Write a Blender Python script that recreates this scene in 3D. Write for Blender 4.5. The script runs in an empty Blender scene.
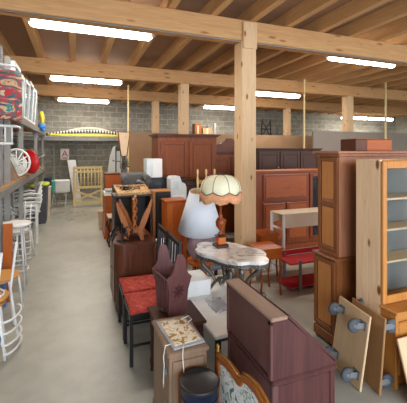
import bpy, bmesh, math, random
from math import sin, cos, pi, radians as R
from mathutils import Matrix, Vector
random.seed(7)
SC = bpy.context.scene
COL = SC.collection

# ------------------------------------------------------------------ camera, world, exposure
cam_d = bpy.data.cameras.new('camera'); cam = bpy.data.objects.new('camera', cam_d); COL.objects.link(cam)
cam.location = (0, 0, 1.8)
cam.rotation_euler = (R(90), 0, R(-21))
cam_d.sensor_width = 36; cam_d.lens = 335 / 407 * 36
cam_d.shift_y = -50.5 / 407
cam_d.clip_start = .05
SC.camera = cam
SC.view_settings.view_transform = 'Standard'; SC.view_settings.look = 'None'
SC.view_settings.gamma = 1; SC.view_settings.use_curve_mapping = False
SC.view_settings.exposure = 0.12
W = bpy.data.worlds.new('daylight'); SC.world = W; W.use_nodes = True
WB = W.node_tree.nodes['Background']
WB.inputs[0].default_value = (.84, .92, 1.0, 1); WB.inputs[1].default_value = 2.6

def area_light(name, loc, rot, sx, sy, power, color):
    l = bpy.data.lights.new(name, 'AREA'); l.shape = 'RECTANGLE'; l.size = sx; l.size_y = sy
    l.energy = power; l.color = color
    o = bpy.data.objects.new(name, l); COL.objects.link(o); o.location = loc; o.rotation_euler = rot
    return o
# daylight falling through the wide loading opening behind the camera
area_light('daylight_opening', (1.5, -3.6, 2.0), (R(90), 0, 0), 7, 3, 330, (.76, .87, 1.0))

# ------------------------------------------------------------------ materials
def lin(h):
    h = h.lstrip('#'); v = [int(h[i:i+2], 16)/255 for i in (0, 2, 4)]
    return tuple((c/12.92 if c <= .04045 else ((c+.055)/1.055)**2.4) for c in v) + (1,)
def newmat(name, rough=.5, metal=0):
    m = bpy.data.materials.new(name); m.use_nodes = True
    nt = m.node_tree; b = nt.nodes['Principled BSDF']
    b.inputs['Roughness'].default_value = rough; b.inputs['Metallic'].default_value = metal
    return m, nt, b
def ramp(nt, stops):
    r = nt.nodes.new('ShaderNodeValToRGB'); e = r.color_ramp.elements
    e[0].position, e[0].color = stops[0][0], lin(stops[0][1])
    e[1].position, e[1].color = stops[-1][0], lin(stops[-1][1])
    for p, c in stops[1:-1]:
        n = e.new(p); n.color = lin(c)
    return r
def coords(nt, scale=(1, 1, 1)):
    tc = nt.nodes.new('ShaderNodeTexCoord'); mp = nt.nodes.new('ShaderNodeMapping')
    mp.inputs['Scale'].default_value = scale; nt.links.new(tc.outputs['Object'], mp.inputs[0]); return mp
def noise(nt, mp, scale, detail=4, dist=0, rough=.55):
    n = nt.nodes.new('ShaderNodeTexNoise'); n.inputs['Scale'].default_value = scale
    n.inputs['Detail'].default_value = detail; n.inputs['Distortion'].default_value = dist
    n.inputs['Roughness'].default_value = rough
    nt.links.new(mp.outputs[0], n.inputs['Vector']); return n
def bump(nt, b, src, strength=.15, dist=.01):
    bp = nt.nodes.new('ShaderNodeBump'); bp.inputs['Strength'].default_value = strength
    bp.inputs['Distance'].default_value = dist
    nt.links.new(src, bp.inputs['Height']); nt.links.new(bp.outputs[0], b.inputs['Normal'])
def plain(name, col, rough=.5, metal=0, var=.12, sc=8):
    m, nt, b = newmat(name, rough, metal)
    c = lin(col); lo = tuple(x*(1-var) for x in c[:3])+(1,); hi = tuple(min(1, x*(1+var)) for x in c[:3])+(1,)
    n = noise(nt, coords(nt), sc); r = ramp(nt, [(.3, '000000'), (.7, 'ffffff')])
    r.color_ramp.elements[0].color = lo; r.color_ramp.elements[1].color = hi
    nt.links.new(n.outputs[0], r.inputs[0]); nt.links.new(r.outputs[0], b.inputs['Base Color'])
    bump(nt, b, n.outputs[0], .05); return m
def wood(name, dark, light, axis='z', rough=.45, knots=None, sc=1.0, coat=0):
    m, nt, b = newmat(name, rough)
    s = {'x': (1.3, 20, 20), 'y': (20, 1.3, 20), 'z': (20, 20, 1.3)}[axis]
    mp = coords(nt, tuple(v*sc for v in s)); n = noise(nt, mp, 1.6, 6, 1.2)
    r = ramp(nt, [(.15, dark), (.85, light)]); nt.links.new(n.outputs[0], r.inputs[0]); out = r.outputs[0]
    if knots:
        kp = coords(nt, {'x': (1.3, 5, 5), 'y': (5, 1.3, 5), 'z': (5, 5, 2.2)}[axis])
        v = nt.nodes.new('ShaderNodeTexVoronoi'); v.inputs['Scale'].default_value = 1.7
        nt.links.new(kp.outputs[0], v.inputs['Vector'])
        kr = ramp(nt, [(.10, 'ffffff'), (.19, '000000')]); nt.links.new(v.outputs['Distance'], kr.inputs[0])
        mx = nt.nodes.new('ShaderNodeMix'); mx.data_type = 'RGBA'
        nt.links.new(kr.outputs[0], mx.inputs[0]); nt.links.new(out, mx.inputs[6])
        mx.inputs[7].default_value = lin(knots); out = mx.outputs[2]
    nt.links.new(out, b.inputs['Base Color'])
    b.inputs['Coat Weight'].default_value = coat*.25; b.inputs['Specular IOR Level'].default_value = .3; b.inputs['Coat Roughness'].default_value = .25
    bump(nt, b, n.outputs[0], .08); return m
def pattern(name, stops, scale, rough=.7, dist=2, stretch=(1, 1, 1), detail=3):
    m, nt, b = newmat(name, rough)
    n = noise(nt, coords(nt, stretch), scale, detail, dist); r = ramp(nt, stops)
    r.color_ramp.interpolation = 'CONSTANT' if len(stops) > 4 else 'LINEAR'
    nt.links.new(n.outputs[0], r.inputs[0]); nt.links.new(r.outputs[0], b.inputs['Base Color']); return m
def emit(name, col, strength):
    m, nt, b = newmat(name); b.inputs['Emission Color'].default_value = lin(col)
    b.inputs['Emission Strength'].default_value = strength; b.inputs['Base Color'].default_value = lin(col); return m

def block_wall(name, rot):
    m, nt, b = newmat(name, .9)
    tc = nt.nodes.new('ShaderNodeTexCoord'); mp = nt.nodes.new('ShaderNodeMapping')
    mp.inputs['Rotation'].default_value = rot; nt.links.new(tc.outputs['Object'], mp.inputs[0])
    br = nt.nodes.new('ShaderNodeTexBrick'); nt.links.new(mp.outputs[0], br.inputs[0])
    br.inputs['Scale'].default_value = 1; br.inputs['Brick Width'].default_value = .5; br.inputs['Row Height'].default_value = .205
    br.inputs['Mortar Size'].default_value = .014; br.inputs['Mortar Smooth'].default_value = .3
    br.inputs['Color1'].default_value = lin('a5a296'); br.inputs['Color2'].default_value = lin('928e83'); br.inputs['Mortar'].default_value = lin('bab6a8')
    n = noise(nt, mp, 9, 5); mx = nt.nodes.new('ShaderNodeMix'); mx.data_type = 'RGBA'; mx.blend_type = 'OVERLAY'; mx.inputs[0].default_value = .5
    nt.links.new(br.outputs[0], mx.inputs[6]); nt.links.new(n.outputs[0], mx.inputs[7]); nt.links.new(mx.outputs[2], b.inputs['Base Color'])
    bump(nt, b, br.outputs['Fac'], -.4); return m

M = {}
m, nt, b = newmat('concrete_floor', .6)
mp = coords(nt); n1 = noise(nt, mp, .55, 6, .6); n2 = noise(nt, mp, 6, 8)
r1 = ramp(nt, [(.3, '9a9990'), (.5, 'a8a69b'), (.7, 'b8b6aa')]); nt.links.new(n1.outputs[0], r1.inputs[0])
mx = nt.nodes.new('ShaderNodeMix'); mx.data_type = 'RGBA'; mx.blend_type = 'OVERLAY'; mx.inputs[0].default_value = .25
nt.links.new(r1.outputs[0], mx.inputs[6]); nt.links.new(n2.outputs[0], mx.inputs[7]); nt.links.new(mx.outputs[2], b.inputs['Base Color'])
rr = ramp(nt, [(.3, '8a8a8a'), (.7, 'b4b4b4')]); nt.links.new(n1.outputs[0], rr.inputs[0]); nt.links.new(rr.outputs[0], b.inputs['Roughness'])
bump(nt, b, n2.outputs[0], .05); M['floor'] = m
M['block_xz'] = block_wall('block_wall_back', (R(90), 0, 0))
M['block_yz'] = block_wall('block_wall_side', (R(90), 0, R(90)))
M['beam'] = wood('beam_spruce', 'b98554', 'daad78', 'x', .6, 'a06a38')
M['joist'] = wood('joist_spruce', 'c0905c', 'dfb581', 'y', .6)
M['deck'] = wood('ceiling_board', '94745c', 'b08e72', 'x', .75)
M['post'] = wood('post_spruce', 'cfa578', 'e6c79d', 'z', .55, '9a6032')
M['partition'] = plain('partition_board', '9a7a5c', .8, 0, .08, 3)
M['partgrey'] = plain('partition_grey_board', '8f8478', .8, 0, .06, 3)
M['pine'] = wood('raw_pine', 'dcb48c', 'f2d8b4', 'z', .55, '7c4a24')
M['honey'] = wood('honey_pine', 'a8682c', 'c98c48', 'x', .4, None, 1, .3)
M['honeyseat'] = wood('honey_seat_wood', 'c08440', 'dba45c', 'x', .4)
M['honeyz'] = wood('honey_pine_upright', 'a8682c', 'c98c48', 'z', .4, None, 1, .3)
M['ply'] = wood('plywood', 'c9a983', 'dec29c', 'z', .6)
M['plydark'] = wood('aged_plywood', '8f6a45', 'a88257', 'z', .6)
M['mahog'] = wood('mahogany', '54260e', '984e1e', 'z', .5, None, 1, .4)
M['mahogx'] = wood('mahogany_rail', '4c220e', '7c3e1a', 'x', .35, None, 1, .4)
M['redwood'] = wood('red_walnut', '6e2e0c', 'a04c1c', 'z', .35, None, 1, .4)
M['redwoodl'] = wood('red_walnut_pale', '984816', 'b86024', 'x', .35, None, 1, .3)
M['darkw'] = wood('dark_oak', '331c12', '4e2e1e', 'z', .4, None, 1, .3)
M['darkwx'] = wood('dark_oak_top', '3a241a', '5a3b2c', 'x', .35, None, 1, .4)
M['rosy'] = wood('rosy_chestnut', '9a6046', 'bc8462', 'z', .4, None, 1, .3)
M['chest'] = wood('chestnut', 'aa6e38', 'c88a52', 'z', .45)
M['chestd'] = wood('chestnut_frame', '70401f', '945a34', 'z', .4, None, 1, .3)
M['desk'] = wood('desk_mahogany', '3c2022', '5c3430', 'z', .38, None, .8, .5)
M['deskb'] = wood('desk_back_board', '553634', '74504c', 'z', .5, None, .6, .2)
M['desktop'] = wood('desk_worn_top', '866a5a', 'a68a78', 'y', .4)
M['brown'] = wood('brown_cabinet', '4a2614', '6c3a22', 'z', .35, None, 1, .5)
M['orangew'] = wood('orange_wood', 'b0541a', 'd07028', 'z', .4, None, 1, .3)
M['purplew'] = wood('plum_stained_wood', '50302e', '744a48', 'z', .5)
M['greyw'] = wood('grey_brown_wood', '7c6450', '9c8068', 'z', .5)
M['rackw'] = wood('rack_wood', '8a4a1e', 'b46c34', 'z', .4, None, 1, .3)
M['yellowp'] = wood('pale_yellow_pine', 'd8bd84', 'ecd9a4', 'z', .6)
M['steel'] = plain('galvanised_steel', '959490', .6, .15, .12)
M['rackblue'] = plain('rack_beam_grey', '7e7e7c', .6, .1)
M['white'] = plain('white_plastic', 'e4e4e0', .4, 0, .04)
M['whitep'] = plain('white_paint', 'f0f0ee', .45, 0, .05)
M['cream'] = plain('cream_laminate', 'dccbb0', .5, 0, .05)
M['black'] = plain('black_lacquer', '15161a', .35)
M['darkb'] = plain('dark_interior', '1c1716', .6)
M['grey'] = plain('grey_fabric', '66625e', .9, 0, .15, 30)
M['greybl'] = plain('grey_blue_fabric', '7f8894', .9)
M['bronze'] = plain('grey_bronze', '6c6862', .42, .7, .25, 20)
M['wheel'] = plain('grey_rubber', '4c5056', .75)
M['zinc'] = plain('zinc_plate', '74777a', .6, .2)
M['brass'] = plain('brass', 'a07a3c', .35, .8)
M['red'] = plain('red_plastic', 'c8181c', .4)
M['redshelf'] = plain('red_cloth', 'b01822', .8)
M['blue'] = plain('blue_plastic', '3f7fc8', .35)
M['navy'] = plain('navy_plastic', '1d2740', .4)
M['teal'] = plain('teal_plastic', '3fae9c', .4)
M['yellow'] = plain('yellow_plastic', 'd6c43a', .5)
M['lime'] = plain('lime_fabric', 'b8c84c', .8, 0, .3)
M['binblue'] = plain('blue_black_metal', '1b2a4a', .3, .5)
M['binlid'] = plain('dark_lid', '2c2c30', .4, .2)
M['card'] = plain('cardboard', 'b39670', .85)
M['papers'] = plain('paper', 'e8e6e0', .8)
M['string'] = plain('white_string', 'e6e2da', .8)
M['pinkcer'] = plain('mauve_ceramic', 'a08088', .3, 0, .08)
M['shadew'] = plain('white_lampshade_cloth', 'e6ecf4', .9, 0, .02)
M['shadein'] = plain('cream_shade_lining', 'e6c898', .9, 0, .03)
M['shadec'] = plain('cream_silk', 'ece6c4', .7, 0, .03)
M['fringe'] = plain('peach_fringe', 'e2a478', .9, 0, .2, 40)
M['trimd'] = plain('dark_braid', '4a3428', .8)
M['beige'] = plain('beige_upholstery', 'c4a88a', .9)
M['sash'] = plain('grey_white_window_sash', 'd4dcdc', .5)
M['redseat'] = pattern('red_woven_seat', [(.35, 'a03026'), (.5, 'b84034'), (.65, 'c85a4a')], 26, .85, .4, detail=6)
M['marble'] = pattern('veined_marble', [(.36, 'a49a94'), (.46, 'd9d4cf'), (.6, 'ebe7e3'), (.75, 'd8cfc4')], 3.2, .18, 3.0, detail=9)
M['print'] = pattern('flower_print', [(.0, '7c8c50'), (.36, 'c07a34'), (.42, 'b8a866'), (.45, 'efe8d4'), (.60, 'e0a050'), (.64, 'efe8d4')], 16, .35, 1.2)
M['printbd'] = plain('pale_print_border', 'a9adb4', .35)
M['tapestry'] = pattern('leafy_tapestry', [(.0, '3f6c58'), (.38, '7d93b0'), (.42, 'eef0f0'), (.58, '7fa48c'), (.62, 'eef0f0'), (.69, '8a6a86')], 16, .7, 1.0)
M['cushion'] = pattern('patterned_cushion', [(.0, 'c9c0a0'), (.38, 'c03a3c'), (.45, '2f6a70'), (.51, 'c8504c'), (.56, 'd0b080'), (.61, '3c8a84'), (.67, '6a3a5c')], 3.4, .85, 1.8, (1, 1, 2.2))
M['wicker'] = pattern('woven_wicker', [(.35, '9c7448'), (.55, 'c8a272'), (.7, 'dcbc90')], 40, .8, .3)
M['signr'] = plain('red_sign_paint', 'c03028', .5)
M['hose'] = None
m, nt, b = newmat('striped_hose', .5); w_ = nt.nodes.new('ShaderNodeTexWave'); mp = coords(nt)
w_.inputs['Scale'].default_value = 3.2; nt.links.new(mp.outputs[0], w_.inputs[0]); r_ = ramp(nt, [(.45, '26262a'), (.55, 'd6d6d2')])
nt.links.new(w_.outputs[0], r_.inputs[0]); nt.links.new(r_.outputs[0], b.inputs['Base Color']); M['hose'] = m
m, nt, b = newmat('clear_glass', .06); b.inputs['Base Color'].default_value = (.9, .95, .95, 1)
b.inputs['Transmission Weight'].default_value = 1; b.inputs['IOR'].default_value = 1.08; M['glass'] = m
m, nt, b = newmat('plastic_film', .2); b.inputs['Base Color'].default_value = (.92, .95, 1, 1)
b.inputs['Transmission Weight'].default_value = .7; b.inputs['IOR'].default_value = 1.2; M['film'] = m
M['tube'] = emit('fluorescent_tube', 'fff8ec', 16.0)

# ------------------------------------------------------------------ mesh builder
class MB:
    def __init__(s): s.bm = bmesh.new(); s.T = Matrix()
    def _fin(s, verts, mat=None):
        bmesh.ops.transform(s.bm, matrix=s.T @ (mat or Matrix()), verts=list(verts))
    def box(s, x0, x1, y0, y1, z0, z1, bev=.004, mat=None):
        r = bmesh.ops.create_cube(s.bm, size=1)
        vs = r['verts']
        bmesh.ops.transform(s.bm, matrix=Matrix.Translation(((x0+x1)/2, (y0+y1)/2, (z0+z1)/2)) @ Matrix.Diagonal((abs(x1-x0), abs(y1-y0), abs(z1-z0), 1)), verts=vs)
        bev = min(bev, abs(x1-x0)*.4, abs(y1-y0)*.4, abs(z1-z0)*.4)
        if bev > 0:
            es = {e for v in vs for e in v.link_edges}
            r = bmesh.ops.bevel(s.bm, geom=list(es), offset=bev, segments=1, affect='EDGES', clamp_overlap=True)
            vs = {v for f in r['faces'] for v in f.verts} | {v for v in vs if v.is_valid}
        s._fin(vs, mat); return s
    def prism(s, pts, axis, a, b, mat=None):
        """2D outline extruded along axis from a to b. pts are the other two coordinates in xyz order"""
        def P(p, t): return {'x': (t, p[0], p[1]), 'y': (p[0], t, p[1]), 'z': (p[0], p[1], t)}[axis]
        v0 = [s.bm.verts.new(P(p, a)) for p in pts]; v1 = [s.bm.verts.new(P(p, b)) for p in pts]
        n = len(pts); f = [s.bm.faces.new(v0), s.bm.faces.new(v1[::-1])]
        for i in range(n): f.append(s.bm.faces.new((v0[i], v0[(i+1) % n], v1[(i+1) % n], v1[i])))
        s._fin(v0+v1, mat); return s
    def tube(s, pts, r, seg=8, mat=None, closed=False):
        pts = [Vector(p) for p in pts]; n = len(pts)
        rs = r if isinstance(r, (list, tuple)) else [r]*n
        rings = []; up = Vector((0, 0, 1)); allv = []
        prev = None
        for i, p in enumerate(pts):
            if closed: d = pts[(i+1) % n] - pts[i-1]
            else: d = pts[min(i+1, n-1)] - pts[max(i-1, 0)]
            d.normalize()
            if prev is None:
                a = d.cross(up)
                if a.length < .05: a = d.cross(Vector((1, 0, 0)))
            else: a = prev - d*prev.dot(d)
            a.normalize(); prev = a; bb = d.cross(a)
            ring = [s.bm.verts.new(p + (a*cos(2*pi*k/seg) + bb*sin(2*pi*k/seg))*rs[i]) for k in range(seg)]
            rings.append(ring); allv += ring
        for i in range(n if closed else n-1):
            A, B = rings[i], rings[(i+1) % n]
            for k in range(seg): s.bm.faces.new((A[k], A[(k+1) % seg], B[(k+1) % seg], B[k])).smooth = True
        if not closed: s.bm.faces.new(rings[0][::-1]); s.bm.faces.new(rings[-1])
        s._fin(allv, mat); return s
    def lathe(s, prof, seg=24, mat=None, caps=True, close=False):
        rings = []; allv = []
        for (r, z) in prof:
            ring = [s.bm.verts.new((r*cos(2*pi*k/seg), r*sin(2*pi*k/seg), z)) for k in range(seg)]
            rings.append(ring); allv += ring
        L = len(rings)
        for i in range(L if close else L-1):
            A, B = rings[i], rings[(i+1) % L]
            for k in range(seg): s.bm.faces.new((A[k], A[(k+1) % seg], B[(k+1) % seg], B[k])).smooth = True
        if caps and not close: s.bm.faces.new(rings[0][::-1]); s.bm.faces.new(rings[-1])
        s._fin(allv, mat); return s
    def ball(s, c, r, sc=(1, 1, 1)):
        q = bmesh.ops.create_icosphere(s.bm, subdivisions=2, radius=r)
        for v in q['verts']:
            for f in v.link_faces: f.smooth = True
        bmesh.ops.transform(s.bm, matrix=Matrix.Translation(c) @ Matrix.Diagonal((*sc, 1)), verts=q['verts'])
        s._fin(q['verts']); return s
    def sheet(s, grid, th):
        """grid[i][j] of points -> thick surface"""
        g0 = [[s.bm.verts.new(p) for p in row] for row in grid]; nf = []
        for i in range(len(grid)-1):
            for j in range(len(grid[0])-1):
                f = s.bm.faces.new((g0[i][j], g0[i+1][j], g0[i+1][j+1], g0[i][j+1])); f.smooth = True; nf.append(f)
        bmesh.ops.recalc_face_normals(s.bm, faces=nf)
        bmesh.ops.solidify(s.bm, geom=nf, thickness=th)
        return s
    def build(s, name, mat, parent=None, kind=None):
        bmesh.ops.recalc_face_normals(s.bm, faces=s.bm.faces[:])
        me = bpy.data.meshes.new(name); s.bm.to_mesh(me); s.bm.free()
        me.materials.append(M[mat] if isinstance(mat, str) else mat)
        o = bpy.data.objects.new(name, me); COL.objects.link(o)
        if parent: o.parent = parent
        if kind: o['kind'] = kind
        return o
def rotm(ax, deg, c=(0, 0, 0)):
    return Matrix.Translation(c) @ Matrix.Rotation(R(deg), 4, ax) @ Matrix.Translation([-v for v in c])
def tag(o, label, cat, group=None):
    o['label'] = label; o['category'] = cat
    if group: o['group'] = group
    return o
def thing(name, label, cat, loc, rz=0, group=None, rx=0, ry=0):
    o = bpy.data.objects.new(name, None); COL.objects.link(o); o.empty_display_size = .1
    o.location = loc; o.rotation_euler = (R(rx), R(ry), R(rz)); return tag(o, label, cat, group)
def kids(o): return [c for c in COL.objects if c.parent == o]
def copy_tree(o, parent=None):
    c = o.copy(); COL.objects.link(c); c.parent = parent
    for k in kids(o): copy_tree(k, c)
    return c
def dup(o, loc, rz, label, rx=0, ry=0, group=None):
    c = copy_tree(o); c.location = loc; c.rotation_euler = (R(rx), R(ry), R(rz)); c['label'] = label
    if group: c['group'] = group
    return c
def struct(name, mb, mat): return mb.build(name, mat, None, 'structure')
def B(*a, **k): return MB().box(*a, **k)

# ------------------------------------------------------------------ the hall
XL, XR, YF, YB = -1.95, 16.2, -3.8, 13.2
struct('floor', B(XL-.2, XR+.2, YF, YB+.2, -.15, 0, 0), 'floor')
struct('wall_left', B(XL-.2, XL, YF, YB, 0, 4.0, 0), 'block_yz')
struct('wall_back', B(XL-.2, XR+.2, YB, YB+.2, 0, 4.0, 0), 'block_xz')
struct('wall_right', B(XR, XR+.2, YF, YB, 0, 4.0, 0), 'block_yz')
struct('ceiling', B(XL-.2, XR+.2, YF, YB+.2, 3.80, 3.86, 0), 'deck')
struct('wall_partition', B(1.35, 9.0, 9.45, 9.52, 0, 2.32), 'partition')
struct('wall_partition_right', B(5.5, 12.5, 6.75, 6.82, 0, 2.30), 'partgrey')
tn = 0
def trim(mb, mat):
    global tn
    tn += 1; return struct('trim_%d' % tn, mb, mat)
for y in (1.1, 4.18, 7.25, 10.1):
    trim(B(XL, XR, y-.1, y+.1, 3.31, 3.595, .008), 'beam')
k = 0
x = XL+.16
while x < XR:
    trim(B(x-.05, x+.05, YF, YB, 3.595, 3.80, .004), 'joist'); x += .585
for (px, py, w) in ((2.23, 4.18, .115), (2.3, 7.25, .1), (2.3, 10.1, .1), (7.07, 7.25, .11), (7.07, 10.1, .1), (7.2, 4.18, .11)):
    trim(B(px-w, px+w, py-w, py+w, 0, 3.31, .012), 'post')
# small upper packing block fixed to the front of the near beam above the post
trim(B(2.13, 2.34, 4.035, 4.08, 3.2, 3.56, .006), 'post')

# conduits
def conduit(pts, label):
    mb = MB(); mb.tube(pts, .008, 6); tag(mb.build('electric_conduit', 'steel'), label, 'conduit')
conduit([(XL+.02, 4.095, 3.297), (8, 4.095, 3.297)], 'grey electric conduit running along the bottom of the nearest ceiling beam')
tag(B(1.33, 1.37, 9.2, 9.24, 0, 3.60).build('wooden_pole', 'yellowp'), 'thin pale pole rising to the joists at the left end of the brown partition', 'pole')
tag(B(5.33, 5.37, 6.9, 6.94, 0, 3.60).build('wooden_pole', 'yellowp'), 'thin pale pole rising behind the dark armoire with a white knob', 'pole')
tag(B(7.62, 7.66, 6.5, 6.54, 0, 3.60).build('wooden_pole', 'yellowp'), 'thin pale pole rising behind the orange box on the tall armoire', 'pole')

# ------------------------------------------------------------------ fluorescent lights
def light(x0, y, label, z=3.45, x1=None, group='strip lights'):
    x1 = x1 or x0+1.58; L = x1-x0
    t = thing('strip_light', label, 'light', (x0+L/2, y, z), 0, group)
    B(-L/2, L/2, -.055, .055, .055, .085).build('housing', 'white', t)
    mb = MB(); mb.T = Matrix.Rotation(R(90), 4, 'Y'); mb.lathe([(.03, -L/2), (.058, -L/2+.04), (.058, L/2-.04), (.02, L/2)], 14)
    mb.build('diffuser', 'tube', t)
    for s in (-1, 1):
        B(s*L/2-.02, s*L/2+.02, -.05, .05, -.01, .06).build('end_cap', 'white', t)
        hx = s*L*.35+x0+L/2; kb = round((hx-(XL+.16)-.2925)/.585); hx = XL+.16+.2925+kb*.585-(x0+L/2)
        B(hx-.008, hx+.008, -.008, .008, .085, 3.799-z, 0).build('hanger', 'steel', t)
    l = bpy.data.lights.new('strip_light_glow', 'AREA'); l.shape = 'RECTANGLE'; l.size = L; l.size_y = .09
    l.energy = 44; l.color = (1.0, .93, .83)
    o = bpy.data.objects.new('strip_light_glow', l); COL.objects.link(o); o.parent = t; o.location = (0, 0, -.062)
light(-.54, 4.8, 'lit strip light nearest the camera, above the start of the aisle')
light(4.15, 4.7, 'lit strip light at the upper right, right of the main wooden post')
light(-.52, 8.3, 'lit strip light above the middle of the aisle, behind the second beam')
light(4.78, 8.45, 'lit strip light just right of the main post, above the dark armoire')
light(-.51, 11.7, 'lit strip light farthest down the aisle, in front of the back wall')
light(4.50, 11.7, 'small far strip light just left of the main post')
light(11.3, 12.0, 'far strip light at the right beyond the grey partition, left one of the pair', 3.33)
light(12.95, 12.0, 'far strip light at the right beyond the grey partition, right one of the pair', 3.33)

# ------------------------------------------------------------------ racks
t = thing('storage_rack', 'grey steel storage rack along the left side of the aisle', 'rack', (0, 0, 0))
for y, h in ((3.3, 3.1), (4.75, 3.1), (5.3, 3.1), (6.55, 3.12), (8.9, 3.3), (10.6, 3.1)):
    for x in (-.87, -1.7):
        mb = MB(); mb.box(x-.03, x+.03, y-.045, y-.03, 0, h, 0); mb.box(x-.03, x+.03, y+.03, y+.045, 0, h, 0)
        mb.box(x-.033, x-.02, y-.045, y+.045, 0, h, 0)
        mb.box(x-.05, x+.05, y-.06, y+.06, 0, .008, 0); mb.build('upright', 'steel', t)
    mb = MB(); zz = .2
    while zz < h-.6:
        mb.tube([(-.87, y, zz), (-1.7, y, zz+.5)], .013, 6); mb.tube([(-.87, y, zz), (-1.7, y, zz)], .013, 6); zz += .5
    mb.build('brace', 'steel', t)
for z in (1.36, 2.36):
    for (a, b_) in ((3.3, 5.3), (5.3, 8.9), (8.9, 10.6)):
        for x in (-.82, -1.7):
            B(x-.025, x+.025, a, b_, z-.12, z-.025).build('rack_beam', 'rackblue', t)
        B(-1.72, -.8, a, b_, z-.025, z).build('shelf_board', 'plydark', t)
t = thing('back_wall_rack', 'long steel rack with one high deck along the block wall', 'rack', (0, 0, 0))
for x in (-1.7, 1.9, 5.2, 8.6):
    for y in (12.3, 13.0):
        B(x-.04, x+.04, y-.04, y+.04, 0, 2.9).build('upright', 'steel', t)
for y in (12.3, 13.0): B(-1.75, 8.65, y-.025, y+.025, 2.15, 2.27).build('rack_beam', 'rackblue', t)
B(-1.75, 8.65, 12.27, 13.03, 2.27, 2.3).build('shelf_board', 'steel', t)

# long things on the back rack
mb = MB(); mb.tube([(-.9+i*.2, 12.5, 2.36+.14*sin(pi*i/14)) for i in range(15)], .055, 8)
tag(mb.build('corrugated_hose', 'hose'), 'black and white striped hose arching over the high back shelf', 'hose')
tag(B(-.8, 1.8, 12.28, 12.4, 2.3, 2.38, .02).build('long_tarpaulin_roll', 'yellow'), 'long yellow roll lying on the front edge of the high back shelf', 'roll')
mb = MB(); mb.tube([(-.6+i*.2, 12.8, 2.36+.26*sin(pi*i/11)) for i in range(12)], .05, 8)
tag(mb.build('curved_pipe', 'cream'), 'pale curved pipe arching behind the striped hose', 'pipe')
t = thing('cardboard_box', 'small brown carton seen over the wardrobe top', 'box', (4.95, 12.6, 2.3))
B(-.2, .2, -.15, .15, 0, .42).build('carton', 'card', t); B(-.03, .03, -.152, -.15, .02, .4, 0).build('tape', 'cream', t)
t = thing('cardboard_box', 'orange-brown carton left of the other carton seen over the wardrobe', 'box', (4.55, 12.6, 2.3))
B(-.14, .14, -.15, .15, 0, .58).build('carton', 'rackw', t); B(-.03, .03, -.152, -.15, .02, .5, 0).build('tape', 'cream', t)
mb = MB()
for a in range(5): mb.tube([(-.2+a*.1, 0, 0), (-.2+a*.1, 0, .7)], .012, 6)
mb.tube([(-.22, 0, .7), (.22, 0, .7)], .015, 6); mb.tube([(-.22, 0, .02), (.22, 0, .6)], .012, 6)
o = tag(mb.build('folding_trestle', 'steel'), 'grey metal trestle standing high up between the wardrobe and the cartons', 'trestle'); o.location = (4.1, 12.6, 2.3)
mb = MB()
for a in (-.25, .25):
    mb.tube([(a, 0, 0), (a*.8, 0, .85)], .02, 6)
mb.tube([(-.25, 0, .45), (.25, 0, .45)], .02, 6); mb.tube([(-.24, 0, .1), (.2, 0, .8)], .015, 6); mb.tube([(.24, 0, .1), (-.2, 0, .8)], .015, 6)
o = tag(mb.build('folding_trestle', 'darkb'), 'dark trestle standing high up right of the main post', 'trestle'); o.location = (7.75, 12.6, 2.3)
mb = MB()
for i in range(9): mb.ball((random.uniform(-.18, .18), random.uniform(-.1, .1), .3+random.uniform(0, .22)), .08)
o = mb.build('blossom', 'papers')
t = thing('flower_bunch', 'bunch of white artificial flowers beside the dark trestle high up', 'flowers', (7.05, 12.6, 2.3)); o.parent = t
mb = MB(); mb.lathe([(.08, 0), (.12, .1), (.09, .3)], 12); mb.build('vase', 'signr', t)

# ------------------------------------------------------------------ things at the far end of the aisle
t = thing('wire_grid_panel', 'grey wire mesh panel standing against the far block wall', 'panel', (-.3, 12.75, 0))
mb = MB()
for xx in (-.38, .38): mb.box(xx-.02, xx+.02, -.02, .02, 0, 2.05)
for zz in (.02, 2.03): mb.box(-.38, .38, -.02, .02, zz-.02, zz+.02)
mb.build('frame', 'steel', t)
mb = MB()
for i in range(11): mb.tube([(-.33+i*.066, 0, .02), (-.33+i*.066, 0, 2.03)], .006, 4)
for i in range(15): mb.tube([(-.38, 0, .1+i*.135), (.38, 0, .1+i*.135)], .006, 4)
mb.build('mesh', 'steel', t)
t = thing('letter_sign', 'small white sign with a red letter A hanging on the wire panel', 'sign', (-.33, 12.70, 1.5))
B(-.14, .14, -.008, .008, 0, .38).build('board', 'papers', t)
cu = bpy.data.curves.new('letter', 'FONT'); cu.body = 'A'; cu.size = .3; cu.extrude = .003; cu.align_x = 'CENTER'
tmp = bpy.data.objects.new('letter', cu); COL.objects.link(tmp); dg = bpy.context.evaluated_depsgraph_get()
me = bpy.data.meshes.new_from_object(tmp.evaluated_get(dg)); bpy.data.objects.remove(tmp)
o = bpy.data.objects.new('letter', me); COL.objects.link(o); me.materials.append(M['signr']); o.parent = t; o.rotation_euler = (R(90), 0, 0); o.location = (0, -.012, .11)
B(-.08, .08, -.011, -.008, .04, .07, 0).build('text_bar', 'signr', t)

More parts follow.
